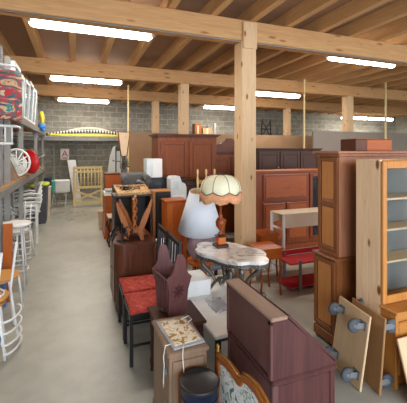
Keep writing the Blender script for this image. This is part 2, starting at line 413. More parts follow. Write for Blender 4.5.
t = thing('folded_playpen', 'pale pine folded playpen with vertical bars standing at the end of the aisle', 'playpen', (.40, 11.5, 0), 4)
for yy, hh in ((0, 1.18), (.09, 1.3)):
    mb = MB()
    for xx in (-.42, .42): mb.box(xx-.03, xx+.03, yy-.02, yy+.02, 0, hh)
    for zz in (.12, .62, hh-.05): mb.box(-.42, .42, yy-.018, yy+.018, zz-.035, zz+.035)
    mb.build('frame', 'yellowp', t)
    for i in range(7):
        xx = -.33+i*.11
        MB().tube([(xx, yy, .62), (xx, yy, hh-.05)], .016, 6).build('bar', 'yellowp', t)
mb = MB()
for s in (-1, 1): mb.box(-.45, .45, -.03-.014, -.03+.014, .33, .39, .003, rotm('Y', 22*s, (0, -.03, .36)))
mb.build('cross_brace', 'yellowp', t)

t = thing('folding_chair', 'white folding chair at the far end of the aisle beside the wire panel', 'chair', (-.45, 11.9, 0), -10)
B(-.2, .2, -.2, .2, .44, .465).build('seat', 'white', t); B(-.2, .2, .2, .225, .62, .86).build('backrest', 'white', t)
for s in (-1, 1):
    MB().tube([(s*.2, -.25, 0), (s*.2, .21, .86)], .014, 6).build('leg', 'white', t)
    MB().tube([(s*.17, .25, 0), (s*.17, -.15, .46)], .014, 6).build('leg', 'white', t)
t = thing('storage_box', 'white box with a teal end on the seat of the far folding chair', 'box', (-.45, 11.8, .467))
B(-.15, .3, -.18, .08, 0, .02+.38, .03).build('box_body', 'white', t); B(-.34, -.152, -.18, .08, 0, .4, .03).build('box_end', 'teal', t)
tag(MB().prism([(-.03, 0), (.2, 0), (.2, .02), (-.0, 1.5), (-.26, 1.5)], 'y', 0, .03).build('leaning_board', 'whitep'), 'tapered white board leaning behind the folding chair', 'board').location = (.02, 12.1, 0)

# bins in the row on the left
def bin_(name, mat, label, loc, w, d, h, stuff=None):
    t = thing(name, label, 'bin', loc)
    mb = MB(); mb.prism([(-w*.42, 0), (w*.42, 0), (w*.5, h), (-w*.5, h)], 'y', -d/2, d/2); mb.build('bin_body', mat, t)
    B(-w*.54, w*.54, -d*.54, d*.54, h, h+.03, .01).build('rim', mat, t); return t
bin_('storage_bin', 'wheel', 'grey bin with lime cloth on top below the left rack', (-.82, 9.4, 0), .34, .5, .86)
bin_('storage_bin', 'cream', 'pale bin behind the grey bin at the left side of the aisle', (-.76, 10.3, 0), .26, .4, .78)
bin_('storage_bin', 'navy', 'tall navy blue bin left of the far folding chair', (-.78, 11.4, 0), .22, .3, .94)
mb = MB()
for i in range(14): mb.ball((random.uniform(-.17, .2), random.uniform(-.15, .4), random.uniform(.04, .10)), .07, (1.3, 1, .7))
tag(mb.build('crumpled_cloth', 'lime'), 'lime green crumpled cloth lying on the grey bin', 'cloth').location = (-.84, 9.3, .885)

# items on the left rack
for i, (yy, hh, xx) in enumerate(((5.75, .74, -.87), (6.2, .70, -.87), (6.95, .72, -.87), (7.55, .80, -.87), (8.15, .78, -.87))):
    lb = ['nearest small window sash on the upper left shelf', 'second window sash on the upper left shelf, behind the nearest', 'third window sash on the upper left shelf, past the upright', 'fourth window sash on the upper left shelf', 'farthest window sash on the upper left shelf'][i]
    t = thing('window_sash', 'grey-white ' + lb, 'window sash', (xx, yy, 2.36), 0, 'window sashes on the upper shelf', 0, 3)
    w = .5
    mb = MB()
    for y in (-w/2, w/2): mb.box(-.03, .03, y-.03, y+.03, .004, hh)
    for z in (.034, hh-.03): mb.box(-.03, .03, -w/2, w/2, z-.03, z+.03)
    mb.build('frame', 'sash', t)
    B(-.004, .004, -w/2+.03, w/2-.03, .06, hh-.06, 0).build('pane', 'glass', t)
t = thing('toy_scooter', 'blue and yellow plastic toy hanging at the end of the upper left shelf', 'toy', (-.76, 9.1, 2.36))
mb = MB(); mb.tube([(0, 0, .02), (.02, 0, .25), (-.02, .02, .4)], .05, 8); mb.build('toy_body', 'yellow', t)
mb = MB(); mb.ball((0, 0, .05), .09); mb.ball((.03, 0, -.03), .06); mb.build('toy_base', 'blue', t)

# red bucket chair and white spindle chair on the middle shelf
t = thing('bucket_chair', 'red round plastic seat shell sticking out of the middle left shelf', 'chair', (-.85, 7.0, 1.36), -14)
mb = MB(); mb.T = Matrix.Translation((.06, 0, .235)) @ Matrix.Rotation(R(97), 4, 'X') @ Matrix.Rotation(R(-30), 4, 'Y')
mb.lathe([(.02, .10), (.15, .08), (.22, 0), (.232, -.02), (.22, -.02), (.14, .05), (.02, .07)], 24, close=True); mb.build('shell', 'red', t)
mb = MB()
for i in range(4): mb.tube([(.06, 0, .235), (.06+.26*cos(i*pi/2+.7), .22, .235+.2*sin(i*pi/2+.7))], .012, 6)
mb.build('leg_frame', 'steel', t)
t = thing('spindle_chair', 'white spindle chair lying on the middle left shelf beside the red shell', 'chair', (-.92, 6.25, 1.36), 0)
mb = MB(); mb.tube([(.02+.2*cos(a), 0, .25+.22*sin(a)) for a in [2*pi*i/16 for i in range(16)]], .018, 8, closed=True); mb.build('back_hoop', 'white', t)
for i in range(6):
    a = i*pi/6; MB().tube([(.02-.19*cos(a), 0, .25-.21*sin(a)), (.02+.19*cos(a), 0, .25+.21*sin(a))], .009, 6).build('spindle', 'white', t)
MB().lathe([(.19, 0), (.2, .02), (.19, .04)], 16, Matrix.Translation((-.05, .3, .2)) @ Matrix.Rotation(R(75), 4, 'X')).build('seat', 'white', t)
for i, (yy, mt, nm) in enumerate(((7.9, 'white', 'white'), (8.3, 'card', 'brown'), (9.3, 'grey', 'grey'))):
    t = thing('storage_box', nm + ' box on the middle left shelf behind the red round shell', 'box', (-1.05, yy, 1.36))
    B(-.2, .2, -.16, .16, 0, .24+.05*i).build('box_body', mt, t); B(-.21, .21, -.17, .17, .24+.05*i, .27+.05*i).build('lid', mt, t)
for i, (yy, hh) in enumerate(((5.75, .5), (6.0, .42))):
    tag(MB().prism([(-.28, 0), (.28, 0), (.1, hh), (-.28, hh)], 'y', 0, .04).build('wooden_board', 'greyw'), ['nearer grey-brown board standing on the middle left shelf', 'lower grey-brown board behind the nearer one on the middle left shelf'][i], 'board').location = (-1.1, yy, 1.36)

# hanging chair frame with patterned cushion
t = thing('garden_chair', 'white tube garden chair with a colourful patterned cushion hooked high on the rack', 'chair', (-.70, 4.3, 2.12))
mb = MB(); g = []
for i in range(9):
    row = []
    for j in range(9):
        u, v = i/8-.5, j/8; th = .07*(1-(2*u)**4)*(1-(2*v-1)**4)
        row.append((u*.52-.10, -.17-th+.03*sin(v*6), v*.54+.02*sin(u*7)))
    g.append(row)
mb.sheet(g, .05); mb.build('cushion', 'cushion', t)
mb = MB()
for z in (-.05, .6): mb.tube([(-.40, .1, z), (-.36, -.18, z), (-.1, -.24, z), (.1, -.16, z), (.10, .1, z)], .014, 8)
for (xx, yy) in ((-.40, .1),): mb.tube([(xx, yy, -.05), (xx, yy, .6)], .012, 8)
mb.build('tube_frame', 'white', t)
mb = MB()
for i in range(7): mb.tube([(-.33+i*.065, -.16, -.05), (-.33+i*.065, -.14, -.24)], .009, 6)
mb.tube([(-.36, -.14, -.24), (.07, -.14, -.24)], .012, 8); mb.build('seat_bars', 'white', t)

# white plastic armchair stack
def monobloc():
    t = thing('plastic_chair', 'white plastic chair, lowest of the stack on the left of the aisle', 'chair', (-.93, 7.45, 0), -80, 'stacked white plastic chairs')
    B(-.23, .23, -.22, .22, .40, .43, .012).build('seat', 'white', t)
    mb = MB(); g = []
    for i in range(9):
        u = i/8-.5; g.append([(u*.46*(1-.1*v), .22+.10*v-.12*(2*u)**2*.4, .42+.42*v-.05*(2*u)**2*v) for v in [j/6 for j in range(7)]])
    mb.sheet(g, .012); mb.build('backrest', 'white', t)
    for s in (-1, 1):
        mb = MB(); mb.tube([(s*.25, -.2, .42), (s*.27, -.18, .62), (s*.27, .1, .65), (s*.24, .26, .62)], .018, 8); mb.build('armrest', 'white', t)
        for yy in (-.2, .2):
            mb = MB(); mb.prism([(s*.27, 0), (s*.22, 0), (s*.18, .41), (s*.25, .41)], 'y', yy-.025, yy+.025); mb.build('leg', 'white', t)
    return t
ch = monobloc()
for i, nm in enumerate(('second from the bottom', 'middle one', 'second from the top', 'topmost')):
    dup(ch, (-.93, 7.45-.012*i, .085*(i+1)), -80, 'white plastic chair, %s of the stack on the left of the aisle' % nm)

# white bar stool
t = thing('bar_stool', 'white round-topped bar stool beside the metal chairs at the left', 'stool', (-.725, 5.0, 0))
MB().lathe([(.15, .81), (.18, .825), (.185, .845), (.17, .86)], 24).build('seat', 'white', t)
for i in range(4):
    a = pi/4+i*pi/2; MB().tube([(.10*cos(a), .10*sin(a), .81), (.17*cos(a), .17*sin(a), 0)], .012, 8).build('leg', 'white', t)
MB().tube([(.15*cos(a), .15*sin(a), .25) for a in [2*pi*i/20 for i in range(20)]], .009, 6, closed=True).build('foot_ring', 'white', t)

# metal chairs with honey wood seats
def metal_chair(label, loc, rz, rx=0, seatmat='honeyseat', framemat='whitep', group='metal chairs with wooden seats'):
    t = thing('metal_chair', label, 'chair', loc, rz, group, rx)
    MB().lathe([(.19, .435), (.21, .445), (.205, .46)], 20).build('seat', seatmat, t)
    for s in (-1, 1):
        MB().tube([(s*.17, -.15, .44), (s*.19, -.2, 0)], .012, 8).build('leg', framemat, t)
        MB().tube([(s*.18, .22, 0), (s*.17, .17, .44), (s*.18, .2, .7), (s*.15, .24, .88)], .012, 8).build('leg', framemat, t)
    mb = MB(); mb.tube([(.165*cos(a), .165*sin(a), .43) for a in [2*pi*i/20 for i in range(20)]], .01, 6, closed=True); mb.build('seat_ring', framemat, t)
    for z in (.60, .70, .80, .88):
        MB().tube([(.175*cos(a)*1.0, .20+.075*sin(a)+(.88-.6)*.1, z) for a in [pi*i/8 for i in range(9)]], .010, 6).build('back_slat', framemat, t)
    return t
metal_chair('white metal chair with a honey wood seat nearest the left edge', (-.79, 3.45, 0), 100)
metal_chair('upturned white metal chair resting on the nearest wooden-seated chair, its slats hanging down', (-.77, 3.5, .93), 80, 180)
metal_chair('second white metal chair with honey wood seat behind the nearest pair', (-.77, 4.15, 0), 85)
metal_chair('metal chair with a brown seat further along by the bar stool', (-1.15, 4.45, 0), 95, 0, 'orangew')
metal_chair('white metal chair with slatted back standing behind the bar stool', (-.92, 6.35, 0), 60, 0, 'white', 'white', 'white slatted chairs')
metal_chair('white metal chair upturned on the slatted one behind the bar stool', (-.92, 6.33, .93), 20, 180, 'white', 'white', 'white slatted chairs')
t = thing('wooden_plank', 'orange-brown wooden plank standing under the round bar stool top', 'board', (-.75, 4.58, 0))
B(-.05, .05, -.015, .015, 0, .93).build('plank', 'orangew', t)
t = thing('blue_chair', 'light blue plastic chair at the lower left edge of the view', 'chair', (-.685, 2.12, -0.0), -90)
B(-.2, .2, -.2, .2, .42, .45, .012).build('seat', 'blue', t)
g = []
for i in range(7):
    u = i/6-.5; g.append([(u*.42, .2+.02+.05*v, .42+.34*v-.1*(2*u)**4*v) for v in [j/6 for j in range(7)]])
mb = MB(); mb.sheet(g, .012); mb.T = Matrix(); mb.build('backrest', 'blue', t)
for sx in (-1, 1):
    for sy in (-1, 1): MB().tube([(sx*.17, sy*.17, .42), (sx*.2, sy*.2, 0)], .014, 8).build('leg', 'whitep', t)
t = thing('blue_stool', 'light blue low stool under the honey-seated chairs at left', 'stool', (-.86, 4.55, 0), 0)
B(-.13, .15, -.13, .13, .3, .34, .02).build('seat', 'blue', t)
for sx in (-1, 1):
    for sy in (-1, 1): B(sx*.1-.015, sx*.1+.015, sy*.1-.015, sy*.1+.015, 0, .3).build('leg', 'blue', t)

# ------------------------------------------------------------------ cabinet builder (faces -Y locally)
def door(t, x0, x1, z0, z1, y, n=1, mat='mahog', fmat=None, knob=None, fr=.06):
    """panelled door whose back lies on y"""
    d = MB(); w = x1-x0
    d.box(x0, x0+fr, y-.022, y, z0, z1); d.box(x1-fr, x1, y-.022, y, z0, z1)
    hs = (z1-z0)/n
    for i in range(n+1):
        zc = z0+i*hs; a = max(z0, zc-fr/2); b_ = min(z1, zc+fr/2)
        if i == 0: b_ = z0+fr
        if i == n: a = z1-fr
        d.box(x0+fr, x1-fr, y-.022, y, a, b_)
    d = d.build('door', fmat or mat, t)
    for i in range(n):
        a = z0+i*hs+(fr if i == 0 else fr/2); b_ = z0+(i+1)*hs-(fr if i == n-1 else fr/2)
        p = MB(); p.box(x0+fr, x1-fr, y-.010, y-.002, a, b_, 0); p.box(x0+fr+.02, x1-fr-.02, y-.018, y-.008, a+.02, b_-.02, .007)
        p.build('panel', mat, d)
    if knob:
        k = MB(); k.ball((knob[0], y-.034, knob[1]), .013); k.build('knob', knob[2] if len(knob) > 2 else 'brass', d)
    return d
def cabinet(name, label, cat, loc, w, d, h, rz=0, mat='mahog', cornice=.05, plinth=.08, top=None, group=None, feet=0):
    t = thing(name, label, cat, loc, rz, group)
    B(-w/2, w/2, -d/2, d/2, plinth+feet, h-.045 if cornice else h-.02).build('carcass', mat, t)
    if cornice:
        c = MB(); c.box(-w/2-cornice, w/2+cornice, -d/2-cornice, d/2+cornice*.2, h-.02, h); c.box(-w/2-cornice*.5, w/2+cornice*.5, -d/2-cornice*.5, d/2+cornice*.1, h-.045, h-.02)
        c.build('cornice', top or mat, t)
    else: B(-w/2-.012, w/2+.012, -d/2-.012, d/2+.0, h-.02, h, .006).build('top', top or mat, t)
    if feet:
        for sx in (-1, 1):
            for sy in (-1, 1):
                MB().prism([(sx*(w/2-.05), 0), (sx*(w/2-.02), 0), (sx*w/2, feet), (sx*(w/2-.07), feet)], 'y', sy*(d/2-.025)-.02, sy*(d/2-.025)+.02).build('foot', mat, t)
        B(-w/2-.004, w/2+.004, -d/2-.004, d/2, feet, feet+plinth).build('plinth', mat, t)
    else: B(-w/2-.012, w/2+.012, -d/2-.012, d/2, 0, plinth).build('plinth', mat, t)
    return t

# ---- wardrobe
t = cabinet('wardrobe', 'tall two-door mahogany wardrobe with a moulded cornice beyond the white cube', 'wardrobe', (2.03, 6.38, 0), 1.18, .55, 2.12, 0, 'mahog', .06, .1, 'mahogx')
door(t, -.54, -.02, .14, 1.98, -.275, 2, 'mahog', None, (-.05, 1.1)); door(t, .02, .54, .14, 1.98, -.275, 2, 'mahog', None, (.05, 1.1))
# ---- carved cupboard with pediment behind the post
t = cabinet('carved_cupboard', 'carved brown cupboard with an arched pediment mostly hidden behind the main post', 'cupboard', (3.2, 6.95, 0), 1.0, .5, 1.78, 0, 'mahog', .05, .1, 'mahogx')
door(t, -.46, -.02, .14, 1.66, -.25, 2, 'mahog'); door(t, .02, .46, .14, 1.66, -.25, 2, 'mahog')
mb = MB(); mb.prism([(-.5, 1.78), (.5, 1.78), (.5, 1.86)] + [(.42-.84*i/14, 1.86+.17*sin(pi*i/14)+(.05 if i in (6, 7, 8) else 0)) for i in range(15)] + [(-.5, 1.86)], 'y', -.25, -.2); mb.build('pediment', 'mahogx', t)
# ---- dark armoire
t = cabinet('dark_armoire', 'dark armoire with a white knob standing behind the red walnut cabinet', 'armoire', (4.35, 6.35, 0), 1.62, .5, 1.86, 0, 'darkw', .04, .1)
for i in range(3): door(t, -.78+i*.52, -.28+i*.52, .14, 1.78, -.25, 1, 'darkw', None, (-.32, 1.45, 'papers') if i == 0 else None)
# ---- red walnut cabinet with scalloped door panels
t = cabinet('walnut_cabinet', 'wide red walnut cabinet with scalloped door panels and a glazed right door', 'cabinet', (3.85, 5.38, 0), 1.85, .42, 1.45, 0, 'redwood', .025, .1, 'redwoodl')
def scallop_panel(x0, x1, z0, z1):
    d = MB(); d.box(x0, x1, -.232, -.212, z0, z1, .005); d = d.build('door', 'redwood', t)
    n = 12; pts = [(x0+.05, z1-.04), (x1-.05, z1-.04)]
    pts += [(x1-.05-(x1-x0-.1)*i/n, z0+.06+.02*abs(sin(pi*i/3))) for i in range(n+1)]
    MB().prism(pts, 'y', -.242, -.230).build('panel', 'redwoodl', d)
    for q in (-.05, .05): MB().ball(((x0+x1)/2+q, -.25, (z0+z1)/2), .012).build('knob', 'brass', d)
scallop_panel(-.74, .22, .90, 1.38); scallop_panel(-.74, -.27, .15, .86); scallop_panel(-.25, .22, .15, .86)
d = MB()
for xx in (.30, .86): d.box(xx-.03, xx+.03, -.232, -.212, .15, 1.38)
for zz in (.18, 1.35): d.box(.30, .86, -.232, -.212, zz-.03, zz+.03)
d = d.build('door', 'redwood', t); B(.33, .83, -.230, -.226, .21, 1.32, 0).build('pane', 'glass', d); B(.33, .83, -.220, -.213, .21, 1.32, 0).build('recess_shade_sheet', 'darkb', d)  # added dark sheet behind the pane, its colour stands for the shaded recess

# ---- white table with drawer box
t = thing('white_desk', 'white-framed desk with a deep cream apron in front of the walnut cabinet', 'desk', (3.25, 4.19, 0))
B(-.5, .5, -.17, .17, .885, .90).build('top', 'cream', t); B(-.46, .46, -.168, -.15, .70, .884).build('front_apron', 'cream', t); B(-.46, .46, .14, .155, .74, .884).build('back_apron', 'cream', t)
for sx in (-1, 1):
    for sy in (-1, 1): B(sx*.48-.018, sx*.48+.018, sy*.152-.018, sy*.152+.018, 0, .884).build('leg', 'whitep', t)
    for zz in (.12, .68): B(sx*.48-.012, sx*.48+.012, -.15, .15, zz-.015, zz+.015).build('crossbar', 'whitep', t)
# ---- red two-tier rack
t = thing('red_shelf_rack', 'low two-tier rack with bright red shelves in front of the white desk', 'rack', (3.0, 3.74, 0))
for zz in (.06, .36): B(-.44, .5, -.16, .16, zz-.02, zz).build('shelf', 'redshelf', t)
for sx in (-.3, .47):
    for sy in (-1, 1): B(sx-.018, sx+.018, sy*.172-.012, sy*.172+.012, 0, .40).build('leg', 'zinc', t)
B(-.44, .5, .165, .175, .36, .43).build('back_rail', 'redshelf', t)
# ---- small orange brown tables
def side_table(label, loc, w, d, h, rz=0):
    t = thing('side_table', label, 'table', loc, rz, 'small orange-brown side tables')
    B(-w/2, w/2, -d/2, d/2, h-.018, h, .006).build('tabletop', 'redwoodl', t)
    B(-w/2+.02, w/2-.02, -d/2+.02, d/2-.02, h-.14, h-.018).build('apron', 'redwoodl', t)
    for sx in (-1, 1):
        for sy in (-1, 1):
            x, y = sx*(w/2-.035), sy*(d/2-.035)
            MB().tube([(x, y, h-.14), (x+sx*.012, y, h-.25), (x-sx*.006, y, .18), (x+sx*.012, y, 0)], [.02, .02, .012, .014], 8).build('leg', 'redwood', t)
    return t
side_table('orange-brown side table with curved legs right of the main post base', (2.26, 3.70, 0), .34, .34, .60)
side_table('second orange-brown side table standing behind the first near the main post', (2.58, 4.25, 0), .32, .34, .62)

# ---- tall panelled armoire on the right
t = thing('tall_buffet', 'tall chestnut two-part buffet with panelled side, carrying an orange box', 'armoire', (2.95, 2.53, 0), 0)
B(-.75, .75, -.145, .145, .10, .80).build('lower_body', 'chestd', t)
B(-.78, .78, -.165, .165, .80, .83, .008).build('ledge', 'chestd', t)
B(-.71, .75, -.135, .135, .83, 1.75).build('upper_body', 'rosy', t)
c = MB(); c.box(-.77, .78, -.19, .17, 1.775, 1.80, .006); c.box(-.735, .77, -.16, .15, 1.75, 1.775, .005); c.build('cornice', 'rosy', t)
B(-.765, .76, -.155, .155, .03, .12, .006).build('plinth', 'chestd', t)
for sx in (-.73, .73):
    for sy in (-.12, .12): B(sx-.02, sx+.02, sy-.02, sy+.02, 0, .03).build('foot', 'chestd', t)
# side panels facing -X : build in local frame then rotate
def side_panel(z0, z1, xf, y0, y1, n):
    s_ = MB(); fr = .04
    s_.box(xf-.018, xf, y0, y0+fr, z0, z1); s_.box(xf-.018, xf, y1-fr, y1, z0, z1)
    hs = (z1-z0)/n
    for i in range(n+1):
        a = z0+i*hs-(0 if i == 0 else (fr if i == n else fr/2)); s_.box(xf-.018, xf, y0+fr, y1-fr, a, a+fr)
    s_ = s_.build('side_frame', 'chestd', t)
    for i in range(n):
        B(xf-.014, xf-.002, y0+fr+.012, y1-fr-.012, z0+i*hs+fr+.008, z0+(i+1)*hs-fr+.008, .006).build('side_panel', 'chest', s_)
side_panel(.86, 1.74, -.71, -.125, .135, 2); side_panel(.14, .79, -.75, -.135, .145, 1)
t = thing('wooden_box', 'orange-brown wooden box with a darker end on top of the tall buffet', 'box', (2.76, 2.55, 1.80))
B(-.13, .20, -.1, .1, 0, .11).build('box_body', 'redwoodl', t); B(-.27, -.132, -.1, .1, 0, .11).build('box_end', 'brown', t)
B(-.27, .20, -.1, .1, .111, .118, .003).build('lid', 'redwoodl', t)

# ---- glazed pine bookcase at the right edge
t = thing('glazed_bookcase', 'pine bookcase with raw plank side, honey frame and glass door at the right edge', 'bookcase', (2.25, 1.83, 0))
B(0, .028, .14, .26, 0, 1.73).build('side_plank', 'pine', t)
B(0, .028, .261, .385, 0, 1.73).build('side_plank', 'pine', t)
B(.0, .028, .0, .139, .0, .57).build('side_plank', 'honeyz', t)
B(.029, .90, .02, .38, .02, .55).build('lower_body', 'honey', t)
B(-.015, .92, -.02, .139, .57, .59).build('ledge', 'honey', t)
B(.03, .90, .14, .38, 1.70, 1.73).build('top', 'honey', t); B(.03, .90, .365, .38, .56, 1.70).build('back_board', plain('grey_back_board', '6c6a66', .8), t)
for z in (.89, 1.15, 1.40): B(.03, .89, .165, .36, z, z+.018).build('shelf', 'ply', t)
d = MB()
d.box(.0, .045, .112, .138, .595, 1.72); d.box(.045, .50, .112, .138, .595, .66); d.box(.045, .50, .112, .138, 1.66, 1.72); d.box(.455, .50, .112, .138, .66, 1.66)
d = d.build('door', 'honeyz', t); B(.045, .455, .122, .127, .66, 1.66, 0).build('pane', 'glass', d)
dr = B(.03, .88, -.002, .018, .10, .50, .008).build('drawer', 'honey', t); MB().ball((.3, -.018, .3), .018).build('knob', 'brass', dr)
o = tag(B(0, .6, -.009, .009, 0, .44).build('pine_board', 'ply'), 'pale board leaning on the front of the glazed pine bookcase', 'board')
o.location = (2.2, 1.655, .004); o.rotation_euler = (R(-17), 0, 0)

# ---- furniture dollies (board in local YZ plane, wheels pointing -X)
def dolly(label, loc, rz, ry, mat, wheels, side):
    t = thing('furniture_dolly', label, 'dolly', loc, rz, 'plywood furniture dollies', 0, ry)
    B(-.009, .009, -.19, .19, 0, .56).build('board', mat, t)
    for (y, z, sw) in wheels:
        s = side
        c = MB(); c.box(s*.009, s*.014, y-.035, y+.035, z-.03, z+.03, 0)
        c.prism([(s*.014, z-.022), (s*.014, z+.022), (s*.075, z+.03+sw), (s*.085, z-.01+sw)], 'y', y-.022, y-.018)
        c.prism([(s*.014, z-.022), (s*.014, z+.022), (s*.075, z+.03+sw), (s*.085, z-.01+sw)], 'y', y+.018, y+.022)
        c = c.build('caster', 'zinc', t)
        w = MB(); w.lathe([(.012, -.016), (.042, -.016), (.052, -.008), (.052, .008), (.042, .016), (.012, .016)], 20, Matrix.Translation((s*.085, y, z+sw)) @ Matrix.Rotation(R(90), 4, 'X')); w.build('wheel', 'wheel', c)
        MB().lathe([(.004, -.019), (.016, -.019), (.02, 0), (.016, .019), (.004, .019)], 14, Matrix.Translation((s*.085, y, z+sw)) @ Matrix.Rotation(R(90), 4, 'X')).build('wheel_hub', 'zinc', c)
    return t
dolly('pale plywood dolly with four grey casters leaning nearest the camera', (2.02, 2.10, 0), -9, 9, 'ply', ((-.13, .47, -.01), (.13, .47, 0), (-.13, .1, -.01), (.13, .1, .0)), -1)
dolly('darker plywood dolly leaning behind the pale one against the pine bookcase', (2.125, 2.02, 0), -9, 5, 'plydark', ((-.15, .49, 0), (.15, .52, .01), (-.15, .08, 0)), 1)

# ------------------------------------------------------------------ foreground drop-front desk seen from behind
t = thing('drop_front_desk', 'dark mahogany slant-front writing desk in the foreground seen from behind', 'desk', (.94, 1.467, 0))
dw, dd = .535, .40     # along y , along x
mb = MB(); mb.prism([(.008, .69), (.008, .925), (.085, .925), (dd-.02, .63), (dd-.02, .69-.06), (dd-.02, .62), (.008, .62)][:4] + [(dd-.02, .62), (.008, .62)], 'y', .02, dw-.02); mb.build('inner_case', 'darkb', t)
for y0, nm in ((0, 'side_panel'), (dw-.02, 'side_panel')):
    MB().prism([(0, .62), (0, .93), (.09, .93), (dd, .645), (dd, .62)], 'y', y0, y0+.02).build(nm, 'desk', t)
    B(.01, dd-.02, y0+.003, y0+.017, .03, .59).build('side_panel', 'desk', t)
    B(0, .035, y0-.003, y0+.025, .0, .60, .004).build('corner_post', 'deskb', t); B(dd-.035, dd, y0-.003, y0+.025, .0, .60, .004).build('corner_post', 'desk', t)
B(-.004, dd+.01, -.01, dw+.01, .595, .625, .008).build('moulding', 'desk', t)
B(-.006, .006, .03, dw-.03, .64, .92, .003).build('back_board', 'deskb', t); B(.002, .012, .03, dw-.03, .03, .59, .003).build('back_board', 'deskb', t)
mb = MB(); mb.box(-.01, .004, 0, .03, .625, .93); mb.box(-.01, .004, dw-.03, dw, .625, .93); mb.box(-.01, .004, 0, dw, .905, .935); mb.build('back_frame', 'deskb', t)
B(-.012, .088, -.012, dw+.012, .93, .95, .006).build('top', 'desktop', t)
mb = MB(); mb.prism([(.092, .936), (.10, .948), (dd+.01, .652), (dd, .638)], 'y', .0, dw); mb.build('drop_front', 'desk', t)
B(dd-.02, dd-.005, .02, dw-.02, .32, .58).build('drawer', 'desk', t); B(dd-.02, dd-.005, .02, dw-.02, .04, .30).build('drawer', 'desk', t)

# ---- fire screen
t = thing('fire_screen', 'carved gilt wood fire screen with a leafy tapestry at the bottom edge', 'screen', (.80, 1.40, 0))
def crest(v): # v -1..1
    a = abs(v); return .60+.03*(1-a)+(.035*cos(a*pi*1.3) if a < .38 else (.012*sin((a-.38)*6)))+(.03 if a < .3 else 0)
N = 40; vs_ = [-1+2*i/N for i in range(N+1)]
outer = [(v*.44, crest(v)) for v in vs_]; inner = [(v*.412, crest(v)-.032) for v in vs_]
mb = MB()
for i in range(N):
    mb.prism([outer[i], outer[i+1], inner[i+1], inner[i]], 'x', -.016, .016)
for s in (-1, 1): mb.box(-.016, .016, min(s*.44, s*.40), max(s*.44, s*.40), .04, crest(1)-.005)
mb.box(-.016, .016, -.42, .42, .10, .14); mb.build('frame', 'rackw', t)
mb = MB()
mb.tube([(-.002, p[0], p[1]+.003) for p in outer], [.008 if i % 2 else .005 for i in range(N+1)], 6)
mb.build('beading', 'brass', t)
MB().prism(inner + [(.405, .14), (-.405, .14)], 'x', -.004, .004).build('tapestry', 'tapestry', t)
for s in (-1, 1):
    MB().lathe([(.012, .6), (.018, .615), (.008, .625), (.014, .64), (.004, .65)], 12, Matrix.Translation((0, s*.44, -.005))).build('finial', 'brass', t)
    MB().prism([(-.11, 0), (-.09, 0), (-.02, .06), (.02, .06), (.09, 0), (.11, 0), (.03, .10), (-.03, .10)], 'y', s*.42-.012, s*.42+.012).build('foot', 'chest', t)

# ---- bedside cabinet with picture on it
t = thing('bedside_cabinet', 'narrow grey-brown bedside cabinet with an arched door panel, under the flower print', 'cabinet', (.64, 2.13, 0))
B(-.12, .12, -.21, .21, .05, .575).build('carcass', 'greyw', t); B(-.132, .132, -.225, .222, .575, .60, .008).build('top', 'greyw', t)
B(-.126, .126, -.216, .216, 0, .05).build('plinth', 'greyw', t)
d = B(-.10, .10, -.224, -.211, .08, .55).build('door', 'greyw', t)
pts = [(-.07, .11), (.07, .11), (.07, .46)] + [(.07*cos(pi*i/10), .46+.05*sin(pi*i/10)) for i in range(1, 10)] + [(-.07, .46)]
MB().prism(pts, 'y', -.232, -.223).build('arched_panel', 'chestd', d)
for zz in (.25, .45): MB().box(-.136, -.12, -.17, -.155, zz, zz+.04).build('hinge', 'zinc', t)
t = thing('flower_print', 'framed flower print lying flat on the narrow bedside cabinet', 'picture', (.645, 2.125, .60), 4)
B(-.105, .105, -.18, .18, 0, .012).build('frame', 'printbd', t); B(-.088, .088, -.155, .155, .011, .016, .002).build('print', 'print', t)
mb = MB(); mb.tube([(.62, 1.95, .622), (.60, 1.905, .61), (.595, 1.893, .58), (.60, 1.888, .5), (.61, 1.885, .44)], .0035, 5)
mb.tube([(.56, 2.0, .61), (.515, 1.99, .613), (.498, 1.97, .56), (.505, 1.98, .5), (.495, 1.96, .42), (.503, 1.99, .36)], .0035, 5)
mb.tube([(.73, 2.2, .618), (.77, 2.24, .61), (.76, 2.28, .62), (.70, 2.25, .621)], .0035, 5)
tag(mb.build('white_string', 'string'), 'loose white string looped around the narrow bedside cabinet', 'string')
# ---- bin
t = thing('waste_bin', 'round blue-black metal bin with a dark lid in the foreground', 'bin', (.655, 1.765, 0))
MB().lathe([(.080, 0), (.082, .01), (.097, .25), (.107, .49), (.110, .495)], 32).build('bin_body', 'binblue', t)
mb = MB()
for z in (.12, .24, .36, .44): mb.tube([((.085+.045*z)*cos(a), (.085+.045*z)*sin(a), z) for a in [2*pi*i/28 for i in range(28)]], .003, 5, closed=True)
mb.build('rib', 'binblue', t)
MB().lathe([(.112, .495), (.114, .51), (.108, .518), (.10, .512), (.02, .512)], 32).build('lid', 'binlid', t)

